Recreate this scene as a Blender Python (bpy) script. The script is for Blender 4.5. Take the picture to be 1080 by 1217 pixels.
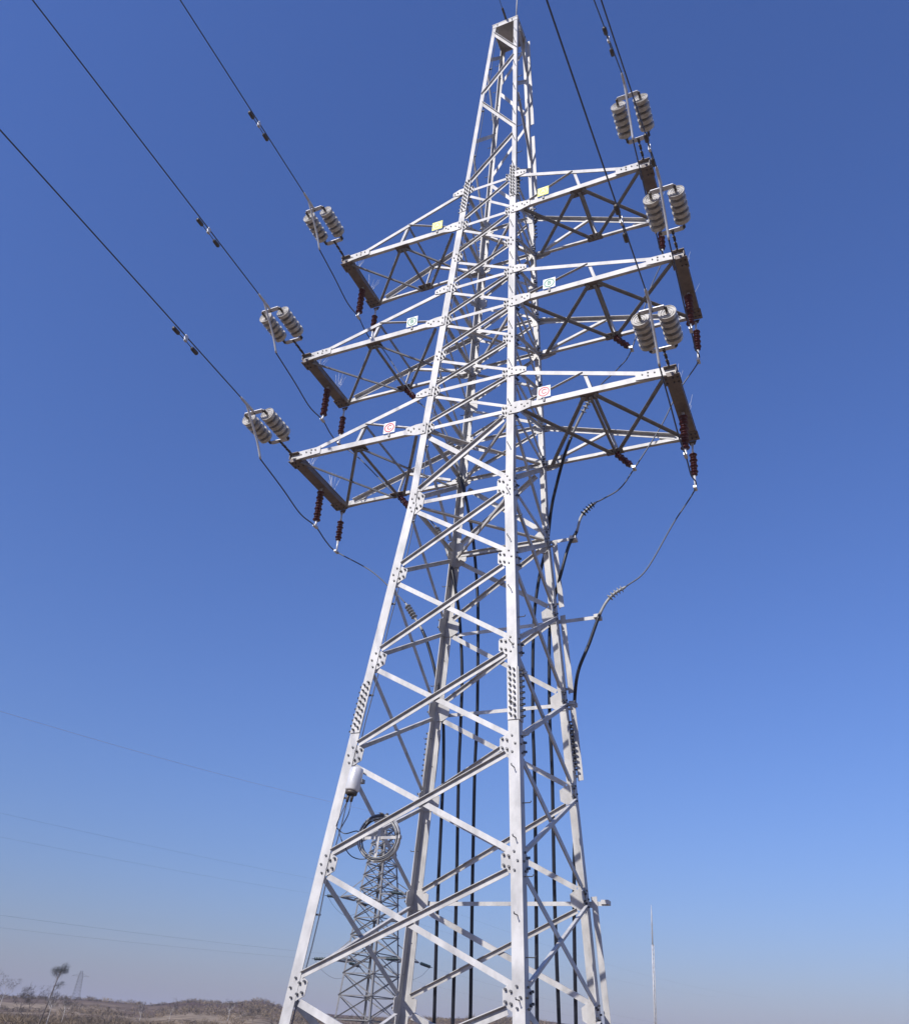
import bpy, math, random
from mathutils import Vector as V, Matrix
R_ = math.radians
random.seed(7)
SC = bpy.context.scene
for o in list(bpy.data.objects):
    bpy.data.objects.remove(o)
COL = SC.collection

# ------------------------------------------------------------------ camera
CAM = V((5.9404, -13.3288, 1.6))
RX = V((0.91336077, 0.40226366, 0.06289715))       # camera right, up, forward
UP = V((0.12931765, -0.43309735, 0.89202221))
FW = V((-0.38606871, 0.80660438, 0.44759392))
FPX, PX0, PY0 = 1058.56, 540.0, 720.34             # focal length and optical centre in photo pixels
cd = bpy.data.cameras.new('camera')
cam = bpy.data.objects.new('camera', cd)
COL.objects.link(cam)
cam.matrix_world = Matrix(((RX.x, UP.x, -FW.x, CAM.x), (RX.y, UP.y, -FW.y, CAM.y), (RX.z, UP.z, -FW.z, CAM.z), (0, 0, 0, 1)))
cd.sensor_fit = 'HORIZONTAL'
cd.sensor_width = 36.0
cd.lens = 36.0 * FPX / 1080.0
cd.shift_y = (PY0 - 608.5) / 1080.0
cd.clip_start = 0.1
cd.clip_end = 20000
SC.camera = cam

# ------------------------------------------------------------------ light
SUN_EL, SUN_AZ = R_(37), R_(196)                   # azimuth clockwise from +y
w = bpy.data.worlds.new('World')
SC.world = w
w.use_nodes = True
nt = w.node_tree
bg = nt.nodes['Background']
sky = nt.nodes.new('ShaderNodeTexSky')
sky.sky_type = 'NISHITA'
sky.sun_disc = False
sky.sun_elevation = SUN_EL
sky.sun_rotation = SUN_AZ
sky.altitude = 300
sky.air_density = 1.9
sky.dust_density = 1.3
sky.ozone_density = 10.0
wb = nt.nodes.new('ShaderNodeMix')                 # cool white balance of the whole sky
wb.data_type = 'RGBA'
wb.blend_type = 'MULTIPLY'
wb.inputs['Factor'].default_value = 1.0
wb.inputs['B'].default_value = (0.80, 0.80, 1.18, 1)
nt.links.new(sky.outputs[0], wb.inputs['A'])
nt.links.new(wb.outputs['Result'], bg.inputs[0])
bg.inputs[1].default_value = 0.118
ld = bpy.data.lights.new('sun', 'SUN')
ld.energy = 4.9
ld.angle = R_(0.53)
ld.color = (1.0, 0.955, 0.90)
sun = bpy.data.objects.new('sun', ld)
COL.objects.link(sun)
sd = V((math.sin(SUN_AZ) * math.cos(SUN_EL), math.cos(SUN_AZ) * math.cos(SUN_EL), math.sin(SUN_EL)))
sun.rotation_euler = sd.to_track_quat('Z', 'Y').to_euler()
sun.location = sd * 60
SC.view_settings.view_transform = 'Standard'
SC.view_settings.look = 'None'
SC.view_settings.exposure = 0.0
SC.view_settings.gamma = 1.0
SC.cycles.max_bounces = 6


# ------------------------------------------------------------------ placing
def ray(px, py):
    return (RX * ((px - PX0) / FPX) - UP * ((py - PY0) / FPX) + FW).normalized()


def on(px, py, ax, val):                           # where a sight line meets the plane of that axis
    v = ray(px, py)
    return CAM + v * ((val - CAM[ax]) / v[ax])


def far(px, py, dist):
    v = ray(px, py)
    return CAM + v * (dist / math.hypot(v.x, v.y))


# ------------------------------------------------------------------ materials
def mat(name, col, rough=0.5, metal=0.0, var=0.0, scale=8.0, col2=None, bump=0.0, streak=None, spec=0.5):
    m = bpy.data.materials.new(name)
    m.use_nodes = True
    n = m.node_tree
    b = n.nodes['Principled BSDF']
    b.inputs['Roughness'].default_value = rough
    b.inputs['Metallic'].default_value = metal
    b.inputs['Specular IOR Level'].default_value = spec
    c1 = (*col, 1)
    if var or col2:
        tc = n.nodes.new('ShaderNodeTexCoord')
        mp = n.nodes.new('ShaderNodeMapping')
        if streak:
            mp.inputs['Scale'].default_value = streak
        nz = n.nodes.new('ShaderNodeTexNoise')
        nz.inputs['Scale'].default_value = scale
        nz.inputs['Detail'].default_value = 6
        nz.inputs['Roughness'].default_value = 0.62
        rp = n.nodes.new('ShaderNodeValToRGB')
        lo = col2 if col2 else tuple(c * (1 - var) for c in col)
        rp.color_ramp.elements[0].position = 0.36
        rp.color_ramp.elements[1].position = 0.62
        rp.color_ramp.elements[0].color = (*lo, 1)
        rp.color_ramp.elements[1].color = c1
        n.links.new(tc.outputs['Object'], mp.inputs[0])
        n.links.new(mp.outputs[0], nz.inputs['Vector'])
        n.links.new(nz.outputs['Fac'], rp.inputs[0])
        n.links.new(rp.outputs[0], b.inputs['Base Color'])
        if bump:
            bp = n.nodes.new('ShaderNodeBump')
            bp.inputs['Strength'].default_value = bump
            bp.inputs['Distance'].default_value = 0.01
            n.links.new(nz.outputs['Fac'], bp.inputs['Height'])
            n.links.new(bp.outputs[0], b.inputs['Normal'])
    else:
        b.inputs['Base Color'].default_value = c1
    return m


STEEL = mat('galvanised_steel', (0.545, 0.53, 0.51), 0.5, 0.0, 0.34, 3.5, bump=0.10, streak=(1, 1, 0.45))
STEEL_D = mat('shaded_steel', (0.29, 0.29, 0.295), 0.6, 0.0, 0.25, 6.0)  # darker copy of the steel, shade under the arms put into its colour
STEEL_O = mat('older_steel', (0.20, 0.195, 0.19), 0.6, 0.0, 0.25, 3.0)
BEAM = mat('shaded_beam_steel', (0.20, 0.16, 0.135), 0.6, 0.0, 0.3, 7.0)  # brown beam steel, its colour darkened to paint in the underside shade
BOLT = mat('bolt_steel', (0.10, 0.10, 0.105), 0.45, 0.5, 0.3, 30)
PORC = mat('porcelain', (0.58, 0.55, 0.49), 0.18, 0.0, 0.38, 9)
CAPM = mat('cap_iron', (0.11, 0.095, 0.08), 0.5, 0.4, 0.3, 20)
ALU = mat('aluminium', (0.62, 0.62, 0.63), 0.4, 0.2, 0.15, 12)
WIRE = mat('conductor_wire', (0.10, 0.11, 0.14), 0.5, 0.3, 0.2, 30)
RED = mat('red_silicone', (0.085, 0.011, 0.013), 0.35, 0.0, 0.3, 14)
BLACK = mat('black_sheath', (0.012, 0.014, 0.022), 0.35, 0.0, 0.4, 4)
GREYS = mat('grey_termination', (0.34, 0.34, 0.33), 0.5, 0.0, 0.25, 10)
SIL = mat('closure_shell', (0.68, 0.67, 0.66), 0.35, 0.1, 0.12, 6)
YEL = mat('sign_yellow', (0.72, 0.70, 0.10), 0.5, 0.0, 0.1, 10)
YELD = mat('sign_pale', (0.80, 0.78, 0.45), 0.5, 0.0, 0.1, 10)
WHT = mat('sign_white', (0.80, 0.80, 0.78), 0.5, 0.0, 0.06, 10)
GRN = mat('sign_green', (0.02, 0.22, 0.12), 0.5)
SRED = mat('sign_red', (0.50, 0.02, 0.04), 0.5)
GLASSG = mat('green_glass', (0.012, 0.03, 0.03), 0.3)
BARK = mat('bark', (0.16, 0.13, 0.11), 0.9, 0.0, 0.4, 6)
BARKW = mat('pale_bark', (0.62, 0.58, 0.54), 0.9, 0.0, 0.4, 6)
TWIG = mat('twigs', (0.105, 0.088, 0.080), 0.9, 0.0, 0.4, 2)
LEAFD = mat('dark_needles', (0.05, 0.055, 0.045), 0.9, 0.0, 0.4, 2)
SCRUB = mat('dry_scrub', (0.25, 0.185, 0.115), 0.95, 0.0, 0.0, 0.16, col2=(0.085, 0.065, 0.045))
CONC = mat('concrete', (0.36, 0.35, 0.33), 0.85, 0.0, 0.2, 4)


# ------------------------------------------------------------------ mesh building
class MB:
    def __init__(s):
        s.v, s.f, s.m, s.sm = [], [], [], []

    def add(s, vs, fs, mi=0, smooth=False):
        b = len(s.v)
        s.v += [tuple(x) for x in vs]
        for f in fs:
            s.f.append([b + i for i in f])
            s.m.append(mi)
            s.sm.append(smooth)
        return s

    def prism(s, a, b, mi=0, smooth=False):        # two matching rings of points
        n = len(a)
        fs = [[i, (i + 1) % n, n + (i + 1) % n, n + i] for i in range(n)]
        fs += [list(range(n - 1, -1, -1)), list(range(n, 2 * n))]
        return s.add(list(a) + list(b), fs, mi, smooth)

    def box(s, c, ax, ay, az, mi=0):               # half-axis vectors
        c = V(c)
        q = [c - ax - ay, c + ax - ay, c + ax + ay, c - ax + ay]
        return s.prism([p - az for p in q], [p + az for p in q], mi)

    def bar(s, P, Q, a, wa, wb, mi=0):             # rectangular bar, wa along a
        P, Q = V(P), V(Q)
        d = (Q - P).normalized()
        a = (V(a) - d * d.dot(V(a))).normalized()
        b = d.cross(a)
        o = [(-1, -1), (1, -1), (1, 1), (-1, 1)]
        return s.prism([P + a * (wa / 2 * i) + b * (wb / 2 * j) for i, j in o], [Q + a * (wa / 2 * i) + b * (wb / 2 * j) for i, j in o], mi)

    def angle(s, P, Q, u, v, wd, t, mi=0, wv=None):  # L section: heel on the line PQ, flanges along u and v
        P, Q, u, v = V(P), V(Q), V(u), V(v)
        wv = wv or wd
        d = (Q - P).normalized()
        u = (u - d * d.dot(u)).normalized()
        v = v - d * d.dot(v)
        v = (v - u * u.dot(v)).normalized()
        pr = [(0, 0), (wd, 0), (wd, t), (t, t), (t, wv), (0, wv)]
        return s.prism([P + u * i + v * j for i, j in pr], [Q + u * i + v * j for i, j in pr], mi)

    def tube(s, pts, r, n=8, mi=0):
        pts = [V(p) for p in pts]
        rs = r if isinstance(r, (list, tuple)) else [r] * len(pts)
        rings = []
        ref = None
        for i, p in enumerate(pts):
            d = (pts[min(i + 1, len(pts) - 1)] - pts[max(i - 1, 0)])
            d = d.normalized() if d.length > 1e-9 else V((0, 0, 1))
            if ref is None:
                ref = V((1, 0, 0)) if abs(d.x) < 0.8 else V((0, 1, 0))
            ref = (ref - d * d.dot(ref)).normalized()
            b = d.cross(ref)
            rings.append([p + ref * (rs[i] * math.cos(2 * math.pi * k / n)) + b * (rs[i] * math.sin(2 * math.pi * k / n)) for k in range(n)])
        vs = [q for rg in rings for q in rg]
        fs = []
        for i in range(len(rings) - 1):
            for k in range(n):
                a, c = i * n + k, i * n + (k + 1) % n
                fs.append([a, c, c + n, a + n])
        fs.append(list(range(n - 1, -1, -1)))
        fs.append([len(vs) - n + k for k in range(n)])
        return s.add(vs, fs, mi, True)

    def lathe(s, P, d, prof, n=16, mi=0, smooth=True):  # prof: (distance along d, radius)
        P, d = V(P), V(d).normalized()
        ref = V((1, 0, 0)) if abs(d.x) < 0.8 else V((0, 1, 0))
        a = (ref - d * d.dot(ref)).normalized()
        b = d.cross(a)
        vs = []
        for z, r in prof:
            vs += [P + d * z + a * (r * math.cos(2 * math.pi * k / n)) + b * (r * math.sin(2 * math.pi * k / n)) for k in range(n)]
        fs = []
        for i in range(len(prof) - 1):
            for k in range(n):
                x, y = i * n + k, i * n + (k + 1) % n
                fs.append([x, y, y + n, x + n])
        fs.append(list(range(n - 1, -1, -1)))
        fs.append([len(vs) - n + k for k in range(n)])
        return s.add(vs, fs, mi, smooth)

    def bolt(s, P, n, r=0.0165, h=0.022, mi=1):
        n = V(n).normalized()
        a = n.orthogonal().normalized()
        b = n.cross(a)
        q = [V(P) + a * (r * math.cos(k * math.pi / 3)) + b * (r * math.sin(k * math.pi / 3)) for k in range(6)]
        return s.prism([p - n * 0.004 for p in q], [p + n * h for p in q], mi)

    def build(s, name, mats, parent=None):
        me = bpy.data.meshes.new(name)
        me.from_pydata(s.v, [], s.f)
        if not isinstance(mats, (list, tuple)):
            mats = [mats]
        for m in mats:
            me.materials.append(m)
        me.polygons.foreach_set('material_index', [min(i, len(mats) - 1) for i in s.m])
        me.polygons.foreach_set('use_smooth', s.sm)
        me.update()
        o = bpy.data.objects.new(name, me)
        COL.objects.link(o)
        if parent:
            o.parent = parent
            o.matrix_parent_inverse = Matrix.Translation(-world_loc(parent))
        return o


def world_loc(o):
    return V(o.get('_loc', (0, 0, 0)))


def tag(o, label, cat, group=None, kind=None):
    if label:
        o['label'] = label
    if cat:
        o['category'] = cat
    if group:
        o['group'] = group
    if kind:
        o['kind'] = kind
    return o


def thing(name, loc, label, cat, group=None):      # an Empty at the thing's base
    o = bpy.data.objects.new(name, None)
    COL.objects.link(o)
    o.empty_display_size = 0.2
    o.location = loc
    o['_loc'] = tuple(loc)
    return tag(o, label, cat, group)


def spline(pts, n=10):                             # smooth curve through the points
    pts = [V(p) for p in pts]
    P = [pts[0] * 2 - pts[1]] + pts + [pts[-1] * 2 - pts[-2]]
    out = []
    for i in range(1, len(P) - 2):
        a, b, c, d = P[i - 1], P[i], P[i + 1], P[i + 2]
        for k in range(n):
            t = k / n
            out.append(0.5 * ((2 * b) + (c - a) * t + (2 * a - 5 * b + 4 * c - d) * t * t + (3 * b - a - 3 * c + d) * t ** 3))
    out.append(pts[-1])
    return out


# ------------------------------------------------------------------ ground
TX, TY = CAM.x, CAM.y


def vnoise(x, y, s=1.0):
    def h(i, j):
        n = math.sin(i * 127.1 + j * 311.7 + s * 17.3) * 43758.5453
        return n - math.floor(n)
    i, j = math.floor(x), math.floor(y)
    fx, fy = x - i, y - j
    fx, fy = fx * fx * (3 - 2 * fx), fy * fy * (3 - 2 * fy)
    return (h(i, j) * (1 - fx) + h(i + 1, j) * fx) * (1 - fy) + (h(i, j + 1) * (1 - fx) + h(i + 1, j + 1) * fx) * fy


def lerp_tab(tab, x):
    if x <= tab[0][0]:
        return tab[0][1]
    for (a, b), (c, d) in zip(tab, tab[1:]):
        if x <= c:
            t = (x - a) / (c - a)
            return b + (d - b) * t
    return tab[-1][1]


def ground_z(x, y):
    dx, dy = x - TX, y - TY
    d = math.hypot(dx, dy)
    az = math.degrees(math.atan2(dx, dy))          # clockwise from +y
    # rise of the land, as a height profile over the distance
    z = lerp_tab([(0, 0), (28, 0), (50, 1.0), (80, 2.6), (120, 4.6), (200, 9.0), (300, 15.0), (420, 21.5), (560, 31.0), (700, 29.0), (1000, 18.0), (2000, 8.0)], d)
    k = lerp_tab([(-180, 0.5), (-90, 0.4), (-60, 0.36), (-51.4, 0.37), (-49, 0.42), (-46.5, 0.45), (-44.3, 0.49), (-41.2, 0.47), (-38.9, 0.60), (-37, 0.585), (-35.2, 0.70), (-33.4, 0.57), (-30.7, 0.54), (-28.3, 0.55), (-23.9, 0.62), (-20.9, 0.70), (-18.5, 0.68), (-15.1, 0.61), (-6.9, 0.42), (0.6, 0.38), (40, 0.45), (180, 0.5)], az)
    z *= k
    a = min(1.0, max(0.0, (d - 40) / 120.0)) * (1 if d < 300 else max(0.15, 1 - (d - 300) / 200))
    z += a * (vnoise(x / 46, y / 46, 1) - 0.5) * 1.6 + a * (vnoise(x / 120, y / 120, 2) - 0.5) * 2.5
    # a nearer bank that rises at the left
    z += 1.7 * math.exp(-((az + 55) / 6.5) ** 2) * math.exp(-((d - 85) / 24) ** 2)
    z += (vnoise(x / 5, y / 5, 3) - 0.5) * 0.12 * min(1, max(0, (d - 20) / 20))
    return z


def make_ground():
    b = MB()
    rad = [0.0]
    r = 3.0
    while r < 2000:
        rad.append(r)
        r *= 1.045 if r < 900 else 1.2
    azs = []
    a = -180.0
    while a < 180:
        azs.append(a)
        a += 0.8 if -70 <= a < 10 else 6.0
    n = len(azs)
    vs = [V((TX, TY, ground_z(TX, TY)))]
    for r in rad[1:]:
        for a in azs:
            x, y = TX + r * math.sin(R_(a)), TY + r * math.cos(R_(a))
            vs.append(V((x, y, ground_z(x, y))))
    fs = [[0, 1 + (k + 1) % n, 1 + k] for k in range(n)]
    for i in range(len(rad) - 2):
        for k in range(n):
            p, q = 1 + i * n + k, 1 + i * n + (k + 1) % n
            fs.append([p, q, q + n, p + n])
    b.add(vs, fs, 0, True)
    m = bpy.data.materials.new('dry_land')
    m.use_nodes = True
    t = m.node_tree
    bs = t.nodes['Principled BSDF']
    bs.inputs['Roughness'].default_value = 0.95
    bs.inputs['Specular IOR Level'].default_value = 0.1
    geo = t.nodes.new('ShaderNodeNewGeometry')

    def noise(sc, det, lo, hi, ca, cb):
        nz = t.nodes.new('ShaderNodeTexNoise')
        nz.inputs['Scale'].default_value = sc
        nz.inputs['Detail'].default_value = det
        nz.inputs['Roughness'].default_value = 0.65
        rp = t.nodes.new('ShaderNodeValToRGB')
        rp.color_ramp.elements[0].position = lo
        rp.color_ramp.elements[1].position = hi
        rp.color_ramp.elements[0].color = (*ca, 1)
        rp.color_ramp.elements[1].color = (*cb, 1)
        t.links.new(geo.outputs['Position'], nz.inputs['Vector'])
        t.links.new(nz.outputs['Fac'], rp.inputs[0])
        return rp
    near = noise(0.35, 8, 0.35, 0.65, (0.13, 0.098, 0.066), (0.36, 0.275, 0.185))
    wood = noise(0.11, 8, 0.35, 0.68, (0.06, 0.036, 0.026), (0.125, 0.080, 0.054))
    patch = noise(0.02, 5, 0.47, 0.53, (0, 0, 0), (1, 1, 1))
    sep = t.nodes.new('ShaderNodeSeparateXYZ')
    t.links.new(geo.outputs['Position'], sep.inputs[0])
    mr = t.nodes.new('ShaderNodeMapRange')            # woods take over higher up the slope
    mr.inputs['From Min'].default_value = 5.0
    mr.inputs['From Max'].default_value = 8.5
    t.links.new(sep.outputs['Z'], mr.inputs['Value'])
    mx = t.nodes.new('ShaderNodeMath')
    mx.operation = 'MAXIMUM'
    ml = t.nodes.new('ShaderNodeMath')
    ml.operation = 'MULTIPLY'
    ml.inputs[1].default_value = 0.75
    t.links.new(patch.outputs[0], ml.inputs[0])
    t.links.new(ml.outputs[0], mx.inputs[0])
    t.links.new(mr.outputs[0], mx.inputs[1])
    mix = t.nodes.new('ShaderNodeMix')
    mix.data_type = 'RGBA'
    t.links.new(mx.outputs[0], mix.inputs['Factor'])
    t.links.new(near.outputs[0], mix.inputs['A'])
    t.links.new(wood.outputs[0], mix.inputs['B'])
    t.links.new(mix.outputs['Result'], bs.inputs['Base Color'])
    o = b.build('ground', m)
    o['kind'] = 'structure'


make_ground()

# ------------------------------------------------------------------ the steel tower
Z = [2.275, 4.004, 5.738, 7.436, 9.142, 10.724, 12.505, 13.456, 14.413, 15.411, 16.379, 17.322, 18.379, 19.576]
ZP = [19.576, 21.30, 23.10, 24.67, 26.03, 26.305]
WT = [(0, 1.987), (4.004, 1.635), (10.724, 1.04425), (19.576, 0.64626), (26.305, 0.34434)]


def hw(z):
    return lerp_tab(WT, z)


LEGS = {'A': (-1, -1), 'B': (1, -1), 'C': (1, 1), 'D': (-1, 1)}


def leg(i, z):
    sx, sy = LEGS[i]
    return V((sx * hw(z), sy * hw(z), z))


FACES = [('A', 'B', V((0, -1, 0))), ('B', 'C', V((1, 0, 0))), ('C', 'D', V((0, 1, 0))), ('D', 'A', V((-1, 0, 0)))]
tower = thing('lattice_tower', (0, 0, 0), 'tall pale galvanised steel lattice tower with three pairs of crossarms in the foreground', 'power tower')


def face_normal(L, Rt, z):
    a = (leg(Rt, z) - leg(L, z)).normalized()
    u = (leg(L, z + 0.5) - leg(L, z - 0.5)).normalized()
    return a.cross(u).normalized()


def leg_loft(i, zs, lw, t):
    b = MB()
    sx, sy = LEGS[i]
    rings = []
    for z in zs:
        c = leg(i, z)
        a, e = V((-sx, 0, 0)), V((0, -sy, 0))
        rings.append([c, c + a * lw, c + a * lw + e * t, c + a * t + e * t, c + a * t + e * lw, c + e * lw])
    for p, q in zip(rings, rings[1:]):
        b.prism(p, q)
    return b


def legw(z):
    return 0.172 if z < 6.6 else 0.165 if z < 10.8 else 0.145 if z < 19.45 else 0.10


for i in 'ABCD':
    sx, sy = LEGS[i]
    b = MB()
    for zs, lw in (((-0.3, 4.004, 6.6), 0.172), ((6.6, 10.724), 0.165), ((10.724, 19.45), 0.145), ((19.45, 19.576, 26.305), 0.10)):
        q = leg_loft(i, zs, lw, 0.016)
        b.add(q.v, q.f)
    b.build('leg', [STEEL], tower)
    f = MB()                                        # footing under the leg
    c = leg(i, 0)
    f.box((c.x, c.y, -0.15), V((0.4, 0, 0)), V((0, 0.4, 0)), V((0, 0, 0.4)))
    f.build('footing', CONC, tower)
    # splice plates with their rows of bolts
    for z0, z1, inner in ((6.12, 7.02, True), (18.85, 19.9, True)):
        s = MB()
        for a, n in ((V((-sx, 0, 0)), V((0, sy, 0))), (V((0, -sy, 0)), V((sx, 0, 0)))):
            lw = legw(z0)
            p, q = leg(i, z0), leg(i, z1)
            n0 = (n * 0.003)
            ring = [p + a * 0.004 + n0, p + a * lw + n0, p + a * lw + n0 + n * 0.012, p + a * 0.004 + n0 + n * 0.012]
            dd = q - p
            s.prism(ring, [r + dd for r in ring])
            m = 9
            for k in range(m):
                for col, off in ((0.3, 0), (0.72, 0.04)):
                    s.bolt(p + dd * ((k + 0.5) / m) + V((0, 0, off)) + a * (lw * col) + n * 0.015, n, 0.017, 0.05)
        s.build('splice_plate', [STEEL, BOLT], tower)

# gussets ------------------------------------------------------------
LEV = list(range(14))


def gusset(L, z, a, n, gw, gh, nb, armd=False):
    b = MB()
    p = leg(L, z)
    u = (leg(L, z + 0.5) - leg(L, z - 0.5)).normalized()
    lw = legw(z)
    pl = [(0.02, -gh * 0.62), (lw + 0.02, -gh * 0.62), (gw, -gh * 0.34), (gw, gh * 0.34), (lw + 0.02, gh * 0.62), (0.02, gh * 0.62)]
    r0 = [p + a * x + u * y - n * 0.0175 for x, y in pl]
    b.prism([q - n * 0.012 for q in r0], r0)
    for k in range(nb):
        y = (k / (nb - 1) - 0.5) * gh * 0.95
        b.bolt(p + a * (lw * (0.38 if k % 2 else 0.66)) + u * y, n)
    for y in (-0.27, 0.27):
        for x in (0.62, 0.86):
            b.bolt(p + a * (gw * x) + u * (gh * (y + (0.05 if x > 0.7 else -0.03))) - n * 0.005, n, 0.019, 0.028)
    return b.build('gusset_plate', [STEEL, BOLT], tower)


for L, Rt, n_ in FACES:
    for k in LEV:
        z = Z[k]
        n = face_normal(L, Rt, z)
        a = (leg(Rt, z) - leg(L, z)).normalized()
        g = (0.315, 0.275, 3) if k < 5 else (0.31, 0.42, 5) if k == 5 else (0.25, 0.225, 3)
        gusset(L, z, a, n, *g)
        gusset(Rt, z, -a, n, *g)


# braces --------------------------------------------------------------
def brace(name, L, Rt, zl, zr, outer, wd, t, trim, lift=0.0, parent=None, edge=None):
    P, Q = leg(L, zl), leg(Rt, zr)
    zm = (zl + zr) / 2
    n = face_normal(L, Rt, zm)
    d = (Q - P).normalized()
    e = V((0, 0, 1)) - d * d.z
    e = (e - n * n.dot(e)).normalized()
    hd = (leg(Rt, zm) - leg(L, zm)).normalized()
    ca = max(0.3, d.dot(hd))
    P = P + d * (trim[0] / ca)
    Q = Q - d * (trim[1] / ca)
    o = -0.0165 if outer else -0.031
    P, Q = P + e * (wd / 2) + n * o, Q + e * (wd / 2) + n * o
    b = MB()
    b.angle(P, Q, -e, n if outer else -n, wd, t, 0, wd * 0.62)
    return b.build(name, [STEEL], parent or tower)


for k in range(5):                                  # lower body: crossed pairs on every face
    for L, Rt, n_ in FACES:
        z0, z1 = Z[k], Z[k + 1]
        tr = legw(z0) + 0.03
        brace('diagonal_brace', L, Rt, z0 + 0.075, z1 - 0.055, True, 0.088, 0.009, (tr, tr))
        brace('diagonal_brace', L, Rt, z1 - 0.075, z0 + 0.055, False, 0.108 if L == 'B' else 0.084, 0.009, (tr, tr))
for L, Rt, n_ in FACES:                             # panel below the first level and panel under the arms
    brace('diagonal_brace', L, Rt, 0.7, Z[0] - 0.06, True, 0.115, 0.011, (.24, .24))
    brace('diagonal_brace', L, Rt, Z[0] - 0.09, 0.7, False, 0.105, 0.011, (.24, .24))
    brace('diagonal_brace', L, Rt, Z[5] + 0.12, Z[6] - 0.06, True, 0.10, 0.010, (.2, .2))
    brace('diagonal_brace', L, Rt, Z[6] - 0.09, Z[5] + 0.09, False, 0.095, 0.010, (.2, .2))
for k in range(6, 13):                              # cage between the arms
    for L, Rt, n_ in FACES:
        z0, z1 = Z[k], Z[k + 1]
        brace('cage_brace', L, Rt, z0 + 0.07, z1 - 0.05, True, 0.066, 0.007, (.17, .17))
        brace('cage_brace', L, Rt, z1 - 0.07, z0 + 0.05, False, 0.066, 0.007, (.17, .17))
for k in (5, 6, 7, 9, 10, 12, 13):
    for L, Rt, n_ in FACES:
        brace('horizontal_strut', L, Rt, Z[k], Z[k], False, 0.08, 0.008, (.17, .17))
for k in (5, 6, 9, 12):                             # plan bracing inside the cage
    z = Z[k] - 0.05
    for p, q in (('A', 'C'), ('B', 'D')):
        b = MB()
        P, Q = leg(p, z), leg(q, z)
        d = (Q - P).normalized()
        zz = 0.0 if p == 'A' else -0.02
        b.angle(P + d * 0.16 + V((0, 0, zz)), Q - d * 0.16 + V((0, 0, zz)), d.cross(V((0, 0, 1))), (0, 0, -1 if zz else 1), 0.07, 0.007)
        b.build('plan_brace', [STEEL], tower)
for L, Rt, n_ in FACES:                             # tapering peak: one zigzag on each face
    brace('peak_brace', L, Rt, ZP[0] + 0.1, ZP[1] - 0.05, True, 0.085, 0.008, (.06, .06))
    brace('peak_brace', L, Rt, ZP[2] - 0.1, ZP[1] + 0.08, True, 0.085, 0.008, (.05, .05))
    brace('peak_brace', L, Rt, ZP[2] + 0.1, ZP[3] - 0.05, True, 0.085, 0.008, (.05, .05))
    brace('peak_brace', L, Rt, ZP[4] - 0.02, ZP[3] + 0.08, True, 0.085, 0.008, (.04, .04))
b = MB()
zt = ZP[5]
h = hw(zt)
b.box((0, 0, zt + 0.02), V((h + .02, 0, 0)), V((0, h + .02, 0)), V((0, 0, 0.012)))
for a, n in ((V((1, 0, 0)), V((0, -1, 0))), (V((1, 0, 0)), V((0, 1, 0))), (V((0, 1, 0)), V((1, 0, 0))), (V((0, 1, 0)), V((-1, 0, 0)))):
    c = n * (h + 0.007) + V((0, 0, zt - 0.06))
    b.box(c, a * (h + .002), n * 0.006, V((0, 0, 0.065)))
    for x in (-0.6, 0.6):
        for y in (-0.02, 0.03):
            b.bolt(c + a * (h * x) + n * 0.006 + V((0, 0, y)), n, 0.014, 0.016)
b.build('cap_plate', [STEEL, BOLT], tower)
b = MB()
b.tube([(hw(zt) - 0.05, -hw(zt) + 0.05, zt), (hw(zt) - 0.05, -hw(zt) + 0.05, zt + 1.9)], 0.017, 8)
b.build('lightning_rod', [STEEL], tower)
b = MB()
b.box((0.02, -0.1, zt + 0.09), V((0.05, 0, 0)), V((0, 0.18, 0)), V((0, 0, 0.05)))
b.tube([(0.02, -0.26, zt + 0.10), (0.02, -0.5, zt + 0.14), (0.02, -0.62, zt + 0.14)], 0.03, 8)
b.build('earth_wire_bracket', [CAPM], tower)

# step bolts on two legs
k = 0
z = 1.2
while z < 25.8:
    for i in 'BD':
        sx, sy = LEGS[i]
        p = leg(i, z)
        lw = legw(z)
        if k % 2 == 0:
            n, a = V((0, sy, 0)), V((-sx, 0, 0))
        else:
            n, a = V((sx, 0, 0)), V((0, -sy, 0))
        b = MB()
        q = p + a * (lw * 0.5)
        b.tube([q - n * 0.03, q + n * 0.115, q + n * 0.128 + V((0, 0, 0.025))], 0.008, 6)
        b.build('step_bolt', [BOLT], tower)
    k += 1
    z += 0.52

# white guard strips clamped along the far right leg
for z0, z1 in ((1.6, Z[1] + .05), (Z[2] + 0.25, Z[3] - 0.05), (Z[3] + 0.15, Z[4] - 0.02), (Z[4] + .15, Z[5] - 0.02), (20.0, 22.45), (22.9, 26.25)):
    b = MB()
    p, q = leg('C', z0) + V((0.006 if z0 > 19 else 0.035, 0, 0)), leg('C', z1) + V((0.006 if z0 > 19 else 0.035, 0, 0))
    b.angle(p, q, V((1, 0, 0)), V((0, 1, 0)), 0.10, 0.008, 0, 0.07)
    for f in (0.06, 0.94):
        c = p.lerp(q, f)
        b.box(c + V((-0.04, 0.02, 0)), V((0.055, 0, 0)), V((0, 0.012, 0)), V((0, 0, 0.02)))
    b.build('leg_guard', [STEEL], tower)

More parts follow.
